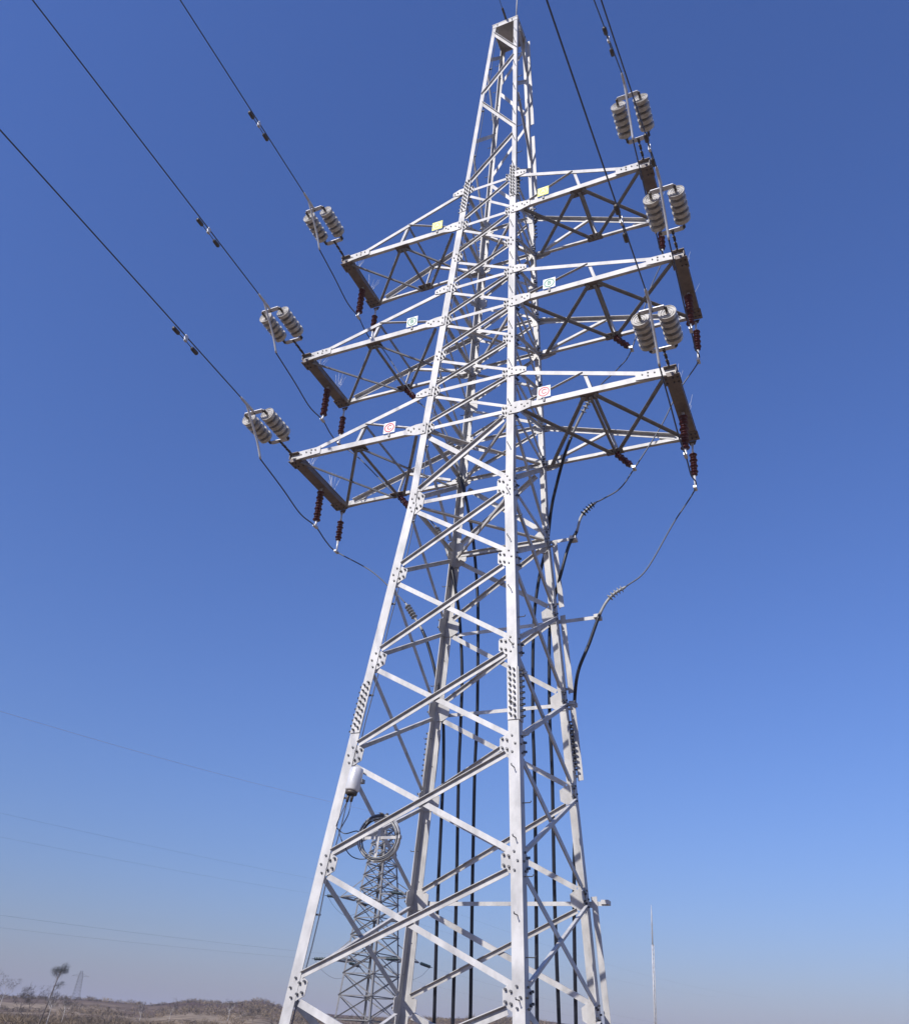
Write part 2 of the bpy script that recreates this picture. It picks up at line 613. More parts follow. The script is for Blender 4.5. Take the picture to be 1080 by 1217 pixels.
# ---- cable brackets across the far face
BRK = [(Z[1] - 0.02, 0.30), (Z[3] - 0.02, 0.12), (Z[4] - 0.10, 0.78), (Z[5] + 0.02, 0.50)]
for z, ext in BRK:
    b = MB()
    y = hw(z) + 0.02
    b.angle((-hw(z) - 0.05, y, z), (hw(z) + ext, y, z), (0, 0, -1), (0, 1, 0), 0.07, 0.008)
    b.box((hw(z) + ext - .04, y + 0.06, z - 0.01), V((0.06, 0, 0)), V((0, 0.09, 0)), V((0, 0, 0.035)))
    b.build('cable_bracket', [STEEL], tower)


# ---- crossarms
ARMS = {}


def crossarm(s, kb, kt, L, t):
    zb, zt_ = Z[kb], Z[kt]
    w0, w1 = hw(zb), hw(zt_)
    X = V((s, 0, 0))
    UPV = V((0, 0, 1))
    tipz = zb
    arm = MB()
    ch = {}
    for f in (-1, 1):
        P = V((s * (w0 + 0.02), f * w0, zb))
        Q = V((s * L, f * t, tipz))
        ch[f] = (P, Q)
        d = (Q - P).normalized()
        # heel on the lower outer edge: one flange up, one flange inward
        arm.angle(P + V((0, f * 0.004, -0.05)), Q + V((0, f * 0.004, -0.05)), UPV, V((0, -f, 0)), 0.115, 0.010, 0, 0.07)
        # plate joining the chord to the leg
        lp = V((s * w0, f * (w0 + 0.012), zb))
        arm.prism([lp + X * x + UPV * zz for x, zz in ((-0.10, -0.13), (0.12, -0.13), (0.34, -0.07), (0.34, 0.09), (0.12, 0.13), (-0.10, 0.13))],
                  [lp + X * x + UPV * zz + V((0, f * 0.011, 0)) for x, zz in ((-0.10, -0.13), (0.12, -0.13), (0.34, -0.07), (0.34, 0.09), (0.12, 0.13), (-0.10, 0.13))])
        for x, zz in ((-.05, .07), (-.05, -.07), (.04, .0), (.16, .04), (.22, -.02), (.28, .03)):
            arm.bolt(lp + X * x + UPV * zz + V((0, f * 0.011, 0)), (0, f, 0), 0.016, 0.018)
        # tip plate
        lp = Q + V((0, f * 0.010, 0))
        pts = ((-0.62, -0.03), (0.02, -0.07), (0.10, -0.05), (0.10, 0.10), (-0.05, 0.12), (-0.62, 0.14))
        arm.prism([lp + X * x + UPV * zz for x, zz in pts], [lp + X * x + UPV * zz + V((0, f * 0.010, 0)) for x, zz in pts])
        for x, zz in ((-.5, .07), (-.4, .02), (-.4, .09), (-.28, .06), (-.16, 0.03), (-.10, .08)):
            arm.bolt(lp + X * x + UPV * zz + V((0, f * 0.010, 0)), (0, f, 0), 0.016, 0.018)
    arm.bar(V((s * (L - 0.075), -t + 0.005, tipz - 0.012)), V((s * (L - 0.075), t - 0.005, tipz - 0.012)), UPV, 0.05, 0.02)
    a = arm.build('crossarm', [STEEL, BOLT], tower)
    # the beam across the end
    bm = MB()
    bz = tipz - 0.02
    bm.box((s * (L + 0.0), 0, bz + 0.088), V((0.115, 0, 0)), V((0, t + 0.09, 0)), V((0, 0, 0.007)))
    bm.box((s * (L + 0.0), 0, bz - 0.042), V((0.115, 0, 0)), V((0, t - 0.02, 0)), V((0, 0, 0.007)))
    bm.box((s * (L + 0.10), 0, bz + 0.023), V((0.008, 0, 0)), V((0, t + 0.06, 0)), V((0, 0, 0.057)))
    bm.box((s * (L - 0.10), 0, bz + 0.023), V((0.008, 0, 0)), V((0, t - 0.03, 0)), V((0, 0, 0.057)))
    for f in (-1, 1):
        bm.box((s * (L + 0.0), f * (t - 0.12), bz - 0.055), V((0.15, 0, 0)), V((0, 0.14, 0)), V((0, 0, 0.005)))
        for x in (-.1, .02, .1):
            for yy in (-.07, .05):
                bm.bolt((s * (L + x), f * (t - 0.12 + yy), bz - 0.06), (0, 0, -1), 0.017, 0.02)
        bm.prism([V((s * (L + dx), f * (t + 0.05), bz - 0.04 + dz)) for dx, dz in ((-.05, -.09), (.05, -.09), (.08, 0), (-.08, 0))],
                 [V((s * (L + dx), f * (t + 0.065), bz - 0.04 + dz)) for dx, dz in ((-.05, -.09), (.05, -.09), (.08, 0), (-.08, 0))])
    bm.build('tip_beam', [BEAM, BOLT], a)
    tops = {}
    for f in (-1, 1):                                # sloping top chords
        P = V((s * (w1 + 0.02), f * (w1 + 0.003), zt_))
        Q = V((s * (L - 0.30), f * (t - 0.004 + (w1 - t) * 0.05), tipz + 0.10))
        tops[f] = (P, Q)
        b = MB()
        b.angle(P, Q, (0, 0, -1), (0, -f, 0), 0.085, 0.009)
        lp = V((s * w1, f * (w1 + 0.012), zt_))
        pts = ((-0.08, -0.10), (0.10, -0.11), (0.26, -0.08), (0.26, 0.02), (0.10, 0.09), (-0.08, 0.09))
        b.prism([lp + X * x + UPV * zz for x, zz in pts], [lp + X * x + UPV * zz + V((0, f * 0.010, 0)) for x, zz in pts])
        for x, zz in ((-.04, .05), (-.04, -.06), (.05, 0), (.14, -.02), (.21, -.04)):
            b.bolt(lp + X * x + UPV * zz + V((0, f * 0.010, 0)), (0, f, 0), 0.015, 0.018)
        b.build('top_chord', [STEEL, BOLT], a)
    M = {f: ch[f][0].lerp(ch[f][1], 0.49) for f in (-1, 1)}
    T = {f: tops[f][0].lerp(tops[f][1], 0.51) for f in (-1, 1)}
    for f in (-1, 1):
        b = MB()
        b.angle(M[f] + V((0, -f * .02, 0.07)), T[f] + V((0, -f * .02, -0.06)), X, V((0, -f, 0)), 0.06, 0.006)
        b.build('arm_post', [STEEL], a)
        b = MB()
        P = ch[f][0] + X * 0.22 + V((0, -f * 0.03, 0.08))
        Q = T[f] + V((0, -f * 0.03, -0.03))
        b.angle(P, Q, (-s * 0.4, 0, 1) if False else (0, 0, 1), V((0, f, 0)), 0.055, 0.006)
        b.build('arm_brace', [STEEL], a)
        b = MB()
        c = M[f] + V((0, -f * 0.09, -0.0565))
        b.box(c, V((0.17, 0, 0)), V((0, 0.10, 0)), V((0, 0, 0.004)))
        for x in (-.12, -.04, .05, .12):
            b.bolt(c + V((x, -f * 0.03, -.005)), (0, 0, -1), 0.016, 0.02)
        b.build('node_plate', [BEAM, BOLT], a)
    low = V((0, 0, -0.062))

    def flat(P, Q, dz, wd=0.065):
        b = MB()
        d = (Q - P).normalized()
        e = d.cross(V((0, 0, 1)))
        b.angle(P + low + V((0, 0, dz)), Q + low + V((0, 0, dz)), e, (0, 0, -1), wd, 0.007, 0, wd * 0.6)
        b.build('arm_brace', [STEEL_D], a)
    inn = lambda P, f, x: P + V((s * x, -f * 0.06, 0))
    flat(inn(ch[-1][0], -1, 0.15), inn(M[1], 1, -0.08), 0.0)
    flat(inn(ch[1][0], 1, 0.15), inn(M[-1], -1, -0.08), -0.016)
    flat(inn(M[-1], -1, 0.08), inn(ch[1][1], 1, -0.12), 0.0)
    flat(inn(M[1], 1, 0.08), inn(ch[-1][1], -1, -0.12), -0.016)
    flat(inn(M[-1], -1, 0.0), inn(M[1], 1, 0.0), -0.03, 0.05)
    b = MB()
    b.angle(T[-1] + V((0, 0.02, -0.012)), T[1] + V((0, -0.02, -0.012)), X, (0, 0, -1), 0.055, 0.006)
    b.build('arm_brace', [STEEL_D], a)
    ARMS[(s, kb)] = dict(L=L, t=t, z=zb, M=M, ch=ch)
    return a


ARM_SPEC = {6: (7, 3.902, 0.975), 9: (10, 4.157, 0.83), 12: (13, 3.588, 0.735)}
for kb, (kt, L, t) in ARM_SPEC.items():
    for s in (-1, 1):
        crossarm(s, kb, kt, L, t)

# ------------------------------------------------------------------ hung on the tower
SIDE = {-1: 'left', 1: 'right'}
LEVN = {6: 'lowest', 9: 'middle', 12: 'topmost'}


def disc_profile():                                # cap side first, deep skirt, ribbed dish towards the line
    return [(0.0, 0.05), (0.008, 0.070), (0.014, 0.105), (0.022, 0.136), (0.034, 0.147), (0.104, 0.152), (0.110, 0.149), (0.110, 0.140),
            (0.098, 0.136), (0.098, 0.112), (0.108, 0.108), (0.108, 0.098), (0.096, 0.094), (0.096, 0.072), (0.106, 0.067), (0.106, 0.058), (0.094, 0.052), (0.094, 0.032), (0.124, 0.022)]


def tension_string(s, kb):
    A = ARMS[(s, kb)]
    P0 = V((s * A['L'], -A['t'] - 0.09, A['z'] + 0.0))
    d = V((0, -1, {(1, 6): 0.045, (1, 9): 0.07, (1, 12): 0.14, (-1, 6): 0.045, (-1, 9): 0.06, (-1, 12): 0.055}[(s, kb)])).normalized()
    x = V((1, 0, 0))
    up = d.cross(x)
    lab = 'pair of cream porcelain disc strings pulling from the %s crossarm on the %s' % (LEVN[kb], SIDE[s])
    th = thing('insulator_string', P0, lab, 'insulator', 'double tension strings at the crossarm tips')
    b = MB()
    b.tube([P0, P0 + d * 0.10], 0.016, 8)
    for k in range(6):
        c = P0 + d * (0.06 + 0.075 * k)
        ax = x if k % 2 else up
        b.box(c + d * 0.03, d * 0.05, ax * 0.024, d.cross(ax) * 0.010)
        b.bolt(c, d.cross(ax), 0.018, 0.03)
    b.build('link_chain', [CAPM, CAPM], th)
    y0 = P0 + d * 0.50

    def yoke(c, sg):
        b = MB()
        pl = [(-0.235, 0.05 * sg), (0.235, 0.05 * sg), (0.245, 0.10 * sg), (0.05, -0.05 * sg), (-0.05, -0.05 * sg), (-0.245, 0.10 * sg)]
        pl = [(-0.24, 0.0), (-0.20, -0.055 * sg), (0.20, -0.055 * sg), (0.24, 0.0), (0.215, 0.035 * sg), (-0.215, 0.035 * sg)]
        b.prism([c + x * i + d * j - up * 0.009 for i, j in pl], [c + x * i + d * j + up * 0.009 for i, j in pl])
        for i in (-0.21, 0, 0.21):
            b.bolt(c + x * i - up * 0.008, -up, 0.02, 0.02)
        b.build('yoke_plate', [ALU, CAPM], th)
    yoke(y0, 1)
    nd = 5
    for sx in (-0.22, 0.22):
        q = y0 + x * sx + d * 0.07
        b = MB()
        b.box(q - d * 0.01, d * 0.07, x * 0.022, up * 0.018)
        b.tube([q, q + d * 0.10], 0.018, 8)
        b.build('clevis', [CAPM], th)
        q = q + d * 0.06
        for k in range(nd):
            b = MB()
            b.lathe(q + d * (0.134 * k), d, disc_profile(), 24, 0, False)
            dd = b.build('insulator_disc', [PORC], th)
            b = MB()
            b.lathe(q + d * (0.134 * k - 0.012), d, [(-0.030, 0.028), (-0.026, 0.056), (0.012, 0.062), (0.026, 0.072), (0.030, 0.05)], 12)
            b.build('disc_cap', [CAPM], dd)
        e = q + d * (0.134 * nd)
        b = MB()
        b.box(e + d * 0.03, d * 0.07, x * 0.02, up * 0.016)
        b.build('clevis', [CAPM], th)
    y1 = y0 + d * (0.13 + 0.134 * nd + 0.08)
    yoke(y1, -1)
    # strain clamp with its jumper lug
    c1 = y1 + d * 0.12
    c2 = y1 + d * 0.47
    b = MB()
    b.box(y1 + d * 0.05, d * 0.08, x * 0.018, up * 0.022)
    b.tube([c1 - d * 0.02, c1, c2 - d * 0.05, c2], [0.02, 0.03, 0.026, 0.018], 10)
    j = [c1 + d * 0.16, c1 - up * 0.05 + d * 0.10, c1 - up * 0.20 - d * 0.05, c1 - up * 0.50 - d * 0.36, c1 - up * 0.80 - d * 0.58]
    b.tube(spline(j, 6), 0.022, 8)
    b.build('strain_clamp', [ALU], th)
    return c2, j[-1], d


CL = {}
for kb in (6, 9, 12):
    for s in (-1, 1):
        CL[(s, kb)] = tension_string(s, kb)

# conductors running out over the camera
SLOPE = {(-1, 6): 0.045, (-1, 9): 0.045, (-1, 12): 0.04, (1, 6): 0.03, (1, 9): -0.06, (1, 12): -0.25}
HEAD = {(1, 6): -0.02, (1, 9): -0.04, (1, 12): -0.04}
for (s, kb), (c2, j, d) in CL.items():
    b = MB()
    pts = []
    sl = SLOPE[(s, kb)]
    for k in range(60):
        y = 2.6 * k
        pts.append(c2 + V((HEAD.get((s, kb), 0) * y, -y, sl * y * math.exp(-y / 60) + 0.00004 * y * y)))
    b.tube(pts, 0.0115, 8)
    tag(b.build('overhead_conductor', WIRE), 'dark line wire leading off from the %s disc strings on the %s' % (LEVN[kb], SIDE[s]), 'wire', 'line wires leaving overhead')
    yd = {(-1, 6): 4.55, (-1, 9): 4.45, (-1, 12): 4.4, (1, 6): 4.3, (1, 9): 3.2, (1, 12): 3.5}[(s, kb)]
    dy = -c2.y
    p = c2 + V((HEAD.get((s, kb), 0) * (yd - dy), -(yd - dy), sl * (yd - dy) * math.exp(-(yd - dy) / 60)))
    dv = V((0, -1, sl)).normalized()
    th = thing('vibration_damper', p, 'small two weight damper clamped under the %s line wire on the %s' % (LEVN[kb], SIDE[s]), 'damper', 'vibration dampers on the line wires')
    b = MB()
    b.tube([p - dv * 0.28 + V((0, 0, -.10)), p + V((0, 0, -.09)), p + dv * 0.28 + V((0, 0, -.10))], 0.008, 6)
    b.build('messenger_cable', [CAPM], th)
    for q in (-1, 1):
        b = MB()
        b.lathe(p + dv * (0.17 * q) + V((0, 0, -.10)), dv * q, [(0, 0.02), (0.02, 0.038), (0.15, 0.040), (0.17, 0.02)], 10)
        b.build('weight', [CAPM], th)
    b = MB()
    b.box(p + V((0, 0, -.04)), V((0.02, 0, 0)), dv * 0.03, V((0, 0, 0.065)))
    b.build('clamp', [ALU], th)


# composite insulators
def composite(P, Q, label, group, link=0.10, ns=11, foot=0.12, rs=0.058):
    P, Q = V(P), V(Q)
    d = (Q - P).normalized()
    Ln = (Q - P).length
    th = thing('composite_insulator', P, label, 'insulator', group)
    a0, a1 = link, Ln - foot
    b = MB()
    prof = [(a0, 0.024)]
    st = (a1 - a0) / ns
    for k in range(ns):
        r = rs if k % 2 == 0 else rs * 0.80
        c = a0 + st * (k + 0.5)
        prof += [(c - st * 0.30, 0.024), (c + st * 0.05, r), (c + st * 0.16, r), (c + st * 0.22, 0.026)]
    prof.append((a1, 0.024))
    b.lathe(P, d, prof, 14)
    b.build('shed_stack', [RED], th)
    b = MB()
    b.tube([P, P + d * (a0 * 0.6), P + d * (a0 + 0.01)], [0.014, 0.022, 0.026], 8)
    b.box(P + d * 0.02, V((0.025, 0, 0)), V((0, 0.012, 0)), V((0, 0, 0.03)))
    b.build('end_fitting', [ALU], th)
    b = MB()
    b.tube([P + d * (a1 - 0.01), P + d * (a1 + foot * 0.5), Q], [0.026, 0.022, 0.016], 8)
    b.box(Q, V((0.03, 0, 0)), V((0, 0.07, 0)), V((0, 0, 0.022)))
    b.build('wire_clamp', [ALU], th)
    return Q


HANG = {}
for kb in (6, 9, 12):
    for s in (-1, 1):
        A = ARMS[(s, kb)]
        P = V((s * A['L'], A['t'] * 0.10, A['z'] - 0.07))
        HANG[(s, kb, 'm')] = composite(P, P + V((0, 0, -0.98)), 'dark red ribbed insulator under the middle of the %s end beam on the %s' % (LEVN[kb], SIDE[s]), 'red insulators under the crossarms', 0.08, 11, 0.14, 0.084)
        P = V((s * A['L'], A['t'] + 0.03, A['z'] - 0.15))
        HANG[(s, kb, 'b')] = composite(P, P + V((0, 0, -1.02)), 'short dark red insulator under the far tip of the %s crossarm on the %s' % (LEVN[kb], SIDE[s]), 'red insulators under the crossarms', 0.22, 8, 0.28, 0.076)
        if (s, kb) in ((1, 6), (1, 9), (-1, 6), (-1, 9)):
            P = A['M'][1] + V((0.0, -0.06, -0.06))
            HANG[(s, kb, 'i')] = composite(P, P + V((0.38, -0.02, -0.48)), 'slanting red insulator at the mid point of the %s crossarm on the %s' % (LEVN[kb], SIDE[s]), 'red insulators under the crossarms', 0.05, 8, 0.10, 0.072)


# bird spikes on the end beams
for kb in (6, 9, 12):
    for s in (-1, 1):
        A = ARMS[(s, kb)]
        b = MB()
        for fy in (-0.35, 0.45):
            c = V((s * A['L'], fy * A['t'] * 1.2, A['z'] + 0.075))
            b.box(c + V((0, 0, 0.012)), V((0.03, 0, 0)), V((0, 0.06, 0)), V((0, 0, 0.012)))
            for k in range(9):
                a = random.uniform(0, 6.28)
                sp = random.uniform(0.06, 0.22)
                e = c + V((sp * math.cos(a), sp * math.sin(a), random.uniform(0.38, 0.5)))
                b.tube([c + V((0, random.uniform(-.04, .04), 0.02)), e], 0.0028, 4)
        tag(b.build('bird_spikes', ALU), 'thin wire bird spikes standing on the %s end beam on the %s' % (LEVN[kb], SIDE[s]), 'bird spikes', 'bird spikes on the end beams')


# phase signs
def sign(s, kb, letter, f):
    A = ARMS[(s, kb)]
    P, Q = A['ch'][-1]
    c = P.lerp(Q, f) + V((0, -0.03, 0.20))
    u = (Q - P).normalized() * s                    # reads left to right from the front
    u = V((u.x, u.y, 0)).normalized()
    n = V((u.y, -u.x, 0))
    up = V((0, 0, 1))
    names = {'A': 'yellow', 'B': 'white plate with a green ring', 'C': 'white plate with a red ring'}
    lab = {'A': 'small yellow phase plate on the topmost crossarm on the %s', 'B': 'small white phase plate with a green ring on the middle crossarm on the %s',
           'C': 'small white phase plate with a red ringed C on the lowest crossarm on the %s'}[letter] % SIDE[s]
    th = thing('phase_sign', c, lab, 'sign', 'phase signs on the crossarms')
    h = 0.128
    b = MB()
    b.box(c, u * h, n * 0.003, up * h)
    b.build('plate', [YEL if letter == 'A' else WHT], th)
    b = MB()
    ink = {'A': YELD, 'B': GRN, 'C': SRED}[letter]
    N = 32
    ro, ri = 0.112, 0.086
    v1 = [c + n * 0.007 + u * (r * math.cos(2 * math.pi * k / N)) + up * (r * math.sin(2 * math.pi * k / N)) for r in (ro, ri) for k in range(N)]
    b.add(v1, [[k, (k + 1) % N, N + (k + 1) % N, N + k] for k in range(N)])
    b.build('ring', [ink], th)
    cu = bpy.data.curves.new('letter', 'FONT')
    cu.body = letter
    cu.size = 0.15
    cu.align_x = 'CENTER'
    cu.align_y = 'CENTER'
    cu.offset = 0.004
    tmp = bpy.data.objects.new('letter', cu)
    COL.objects.link(tmp)
    dg = bpy.context.evaluated_depsgraph_get()
    me = bpy.data.meshes.new_from_object(tmp.evaluated_get(dg))
    bpy.data.objects.remove(tmp)
    vs = [v.co.copy() for v in me.vertices]
    for v in me.vertices:
        q = c + n * 0.008 + u * v.co.x + up * v.co.y
        v.co = q
    me.materials.clear()
    me.materials.append(ink)
    o = bpy.data.objects.new('letter', me)
    COL.objects.link(o)
    o.parent = th
    o.matrix_parent_inverse = Matrix.Translation(-c)
    b = MB()
    b.box(c - n * 0.012 - up * 0.09, u * 0.02, n * 0.008, up * 0.12)
    b.build('sign_bracket', [STEEL_D], th)


for s, kb, le, f in ((-1, 6, 'C', 0.24), (1, 6, 'C', 0.20), (-1, 9, 'B', 0.20), (1, 9, 'B', 0.22), (-1, 12, 'A', 0.17), (1, 12, 'A', 0.22)):
    sign(s, kb, le, f)

# ------------------------------------------------------------------ jumpers and cables
CY_ = lambda z: hw(z) + 0.10


def onf(px, py):                                   # on the far face of the tower, where the cables run
    p = on(px, py, 1, 1.2)
    for _ in range(4):
        p = on(px, py, 1, CY_(p.z))
    return p


def jumper(s, kb, mids, label):
    c2, j, d = CL[(s, kb)]
    x = j.x
    m, bk = HANG[(s, kb, 'm')], HANG[(s, kb, 'b')]
    pts = [j]
    zlo = min(j.z, m.z) - 0.12
    pts.append(V((x, j.y * 0.62 + m.y * 0.38, (j.z * 0.45 + m.z * 0.55))))
    pts.append(V((x, j.y * 0.28 + m.y * 0.72, m.z * 0.93 + j.z * 0.07 - 0.06)))
    pts += [m, m.lerp(bk, 0.5) + V((0, 0, -0.05)), bk]
    pts += mids
    b = MB()
    b.tube(spline(pts, 8), 0.0135, 8)
    tag(b.build('jumper_wire', WIRE), label, 'wire', 'jumper wires under the crossarms')
    return pts[-1]


def power_cable(pts, label, nterm=0.9, lug=None):
    pts = [V(p) for p in pts]
    th = thing('power_cable', pts[0], label, 'cable', 'black power cables down the tower')
    sp = spline(pts, 8)
    # termination occupies the first stretch
    L = 0
    k = 1
    while k < len(sp) - 1 and L < nterm:
        L += (sp[k] - sp[k - 1]).length
        k += 1
    b = MB()
    b.tube(sp[k - 1:], 0.033, 8)
    b.build('sheath', [BLACK], th)
    b = MB()
    b.tube(sp[:k], [0.016] + [0.027] * (k - 2) + [0.034], 8)
    t = b.build('termination', [GREYS], th)
    # rain sheds on the termination
    n = 5
    for q in range(n):
        f = 0.12 + 0.40 * q / (n - 1)
        i = max(1, min(len(sp) - 2, int(f * (k - 1))))
        dv = (sp[i + 1] - sp[i]).normalized()
        fr = f * (k - 1) - int(f * (k - 1))
        c = sp[i].lerp(sp[i + 1], fr)
        b = MB()
        b.lathe(c, dv, [(0, 0.028), (0.012, 0.068), (0.02, 0.07), (0.03, 0.028)], 12)
        b.build('rain_shed', [GREYS if not lug else BLACK], t)
    return th


# right arms
e = jumper(1, 6, [on(800, 622, 1, 1.15), on(768, 677, 1, 1.15), on(744, 697, 1, 1.12)], 'jumper wire dropping from the lowest crossarm on the right to its cable end')
power_cable([e, on(727, 708, 1, 1.12), on(714, 727, 1, 1.10), on(700, 765, 1, 1.12), on(686, 802, 1, 1.15), onf(682, 850), onf(682, 900), onf(683, 950), onf(682, 1072), onf(684, 1205), onf(686, 1290) * 1.0],
            'black power cable looping in from the right end of the cable bracket', 0.75)
i6 = HANG[(1, 6, 'i')]
e = jumper(1, 9, [on(806, 465, 1, 0.95), on(785, 507, 1, 0.9), i6, on(737, 580, 1, 0.95), on(718, 592, 1, 1.0), on(708, 597, 1, 1.05)], 'jumper wire passing behind the lowest crossarm on the right')
power_cable([e, on(699, 604, 1, 1.05), on(690, 615, 1, 1.05), on(685, 632, 1, 1.05), on(676, 648, 1, 1.08), on(667, 680, 1, 1.1), onf(658, 715), onf(653, 750), onf(653, 850), onf(656, 920), onf(659, 1072), onf(664, 1210), onf(667, 1290)],
            'black power cable held at the short upper bracket beside the right legs', 0.75, True)
i9 = HANG[(1, 9, 'i')]
e = jumper(1, 12, [on(772, 345, 1, 0.75), i9, on(735, 437, 1, 0.55), on(716, 455, 1, 0.3), on(704, 470, 1, 0.1)], 'jumper wire running down behind the middle crossarm on the right')
power_cable([e, on(697, 482, 1, 0.15), on(685, 505, 1, 0.3), on(672, 537, 1, 0.5), on(661, 577, 1, 0.8), on(655, 605, 1, 0.95), onf(650, 645), onf(640, 690), onf(634, 745), onf(633, 850), onf(635, 920), onf(637, 1072), onf(638, 1210), onf(639, 1290)],
            'black power cable starting under the lowest crossarm on the right', 0.9)
# left arms
e = jumper(-1, 6, [on(440, 678, 1, 1.05), on(468, 703, 1, 1.1), on(482, 717, 1, 1.1)], 'jumper wire dropping from the lowest crossarm on the left to its cable end')
power_cable([e, on(492, 733, 1, 1.12), on(503, 752, 1, 1.15), on(511, 775, 1, 1.2), on(519, 808, 1, 1.25), onf(526, 850), onf(527, 900), onf(525, 960), onf(520, 1072), onf(516, 1210), onf(514, 1290)],
            'black power cable passing behind the far left leg, leftmost of the bundle', 0.75)
i6 = HANG[(-1, 6, 'i')]
e = jumper(-1, 9, [on(425, 543, 1, 0.85), on(452, 570, 1, 0.85), i6, on(505, 612, 1, 0.9), on(517, 625, 1, 0.95)], 'jumper wire passing behind the lowest crossarm on the left')
power_cable([e, on(525, 640, 1, 1.0), on(534, 665, 1, 1.0), on(541, 700, 1, 1.05), onf(546, 735), onf(549, 800), onf(547, 870), onf(545, 920), onf(542, 1072), onf(538, 1210), onf(536, 1290)],
            'black power cable between two others in the bundle left of the front leg', 0.8)
i9 = HANG[(-1, 9, 'i')]
e = jumper(-1, 12, [on(455, 415, 1, 0.7), on(475, 445, 1, 0.6), i9, on(520, 497, 1, 0.5), on(533, 520, 1, 0.5)], 'jumper wire running down behind the middle crossarm on the left')
power_cable([e, on(540, 540, 1, 0.6), on(549, 572, 1, 0.75), on(556, 605, 1, 0.9), onf(562, 640), onf(567, 700), onf(568, 745), onf(567, 850), onf(564, 920), onf(561, 1072), onf(559, 1210), onf(557, 1290)],
            'black power cable nearest to the front leg on its left', 0.9)

# ---- splice closure, cable coil and lead cable by the near left leg
p = on(421, 928, 1, -hw(5.6) - 0.11)
dl = (leg('A', 5.5) - leg('A', 6.5)).normalized()
th = thing('splice_closure', p, 'silver grey cylindrical splice closure strapped beside the near left leg', 'closure')
b = MB()
b.lathe(p - dl * 0.21, dl, [(0, 0.07), (0.015, 0.10), (0.03, 0.108), (0.36, 0.112), (0.38, 0.10), (0.385, 0.06)], 20)
b.build('housing', [SIL], th)
b = MB()
b.lathe(p + dl * 0.175, dl, [(0, 0.09), (0.02, 0.095), (0.05, 0.09), (0.055, 0.05)], 16)
for a in (0.03, -0.04):
    b.tube([p + dl * 0.2 + V((a, 0, 0)), p + dl * 0.34 + V((a, 0, 0))], [0.03, 0.022], 8)
b.build('cable_seal', [CAPM], th)
b = MB()
b.box(p + V((0, 0.06, 0)), V((0.13, 0, 0)), V((0, 0.05, 0)), V((0, 0, 0.03)))
b.build('strap', [STEEL_D], th)
cc = on(450, 996, 1, -1.02)
th = thing('cable_coil', cc, 'round coil of spare grey cable on a crossed steel holder inside the tower', 'cable coil')
nx = V((0.93, -0.32, 0.16)).normalized()
cn = V((0.12, -1, -0.02)).normalized()
ca = V((1, 0.12, 0.12)).normalized()
ca = (ca - cn * cn.dot(ca)).normalized()
cb = cn.cross(ca)
b = MB()
for k in range(15):
    r = 0.325 + random.uniform(-0.03, 0.03)
    off = random.uniform(-0.04, 0.04)
    ph = random.uniform(0, 6.28)
    b.tube([cc + cn * (off + 0.012 * math.sin(2 * t_ + ph)) + ca * ((r + 0.01 * math.sin(3 * t_ + ph)) * math.cos(t_)) + cb * (r * 1.03 * math.sin(t_)) for t_ in [2 * math.pi * q / 40 for q in range(41)]], 0.0095, 6, k % 3)
b.build('cable_turns', [GREYS, ALU, WIRE], th)
for a1, a2 in ((ca, cb), (cb, ca)):
    b = MB()
    sh = cn * (0.0 if a1 is ca else 0.012)
    a1 = (a1 + a2 * 0.2).normalized() if a1 is cb else (a1 + a2 * -0.1).normalized()
    b.bar(cc - a1 * 0.37 + sh, cc + a1 * 0.37 + sh, cn, 0.008, 0.045)
    for sgn in (-1, 1):
        b.box(cc + a1 * (0.37 * sgn) + cn * 0.03 + sh, a1 * 0.006, cn * 0.05, cn.cross(a1) * 0.027)
    b.build('holder_arm', [STEEL], th)
b = MB()
s0 = p + dl * 0.33 + V((-0.04, 0, 0))
b.tube(spline([s0, s0 + V((-0.12, -0.02, -0.35)), on(401, 985, 1, -1.2), on(410, 991, 1, -1.15), on(424, 988, 1, -1.05), cc - ca * 0.32 + cb * 0.06], 8), 0.009, 6)
s1 = p + dl * 0.33 + V((0.03, 0, 0))
b.tube(spline([s1, s1 + V((-0.02, 0, -0.2)), on(406, 983, 1, -1.22), on(403, 990, 1, -1.22), on(413, 1013, 1, -1.2), on(425, 1021, 1, -1.1), cc - cb * 0.3 - ca * 0.12], 8), 0.008, 6)
tag(b.build('fibre_cable', WIRE), 'thin dark cables looping from the silver closure to the coil', 'cable')
b = MB()
pts = []
for q in range(60):
    z = 0.2 + q * 0.44
    c = leg('A', z)
    lw = legw(z)
    pts.append(c + V((lw + 0.03 + 0.012 * math.sin(q * 1.3), 0.06 + 0.01 * math.sin(q * 2.1), 0)))
b.tube(pts, 0.010, 6)
for q in range(3, 58, 4):
    b.box(pts[q] + V((-0.03, -0.01, 0)), V((0.05, 0, 0)), V((0, 0.015, 0)), V((0, 0, 0.012)))
tag(b.build('lead_cable', WIRE), 'thin dark cable clipped along the inner edge of the near left leg', 'cable')
b = MB()
pe = V((0.02, -0.60, zt + 0.14))
b.tube([pe, pe + V((0, -0.5, 0.06)), pe + V((0, -8, 0.9)), pe + V((0, -120, 9))], 0.008, 6)
tag(b.build('earth_wire', WIRE), 'thin earth wire leaving the very top of the tall tower', 'wire')


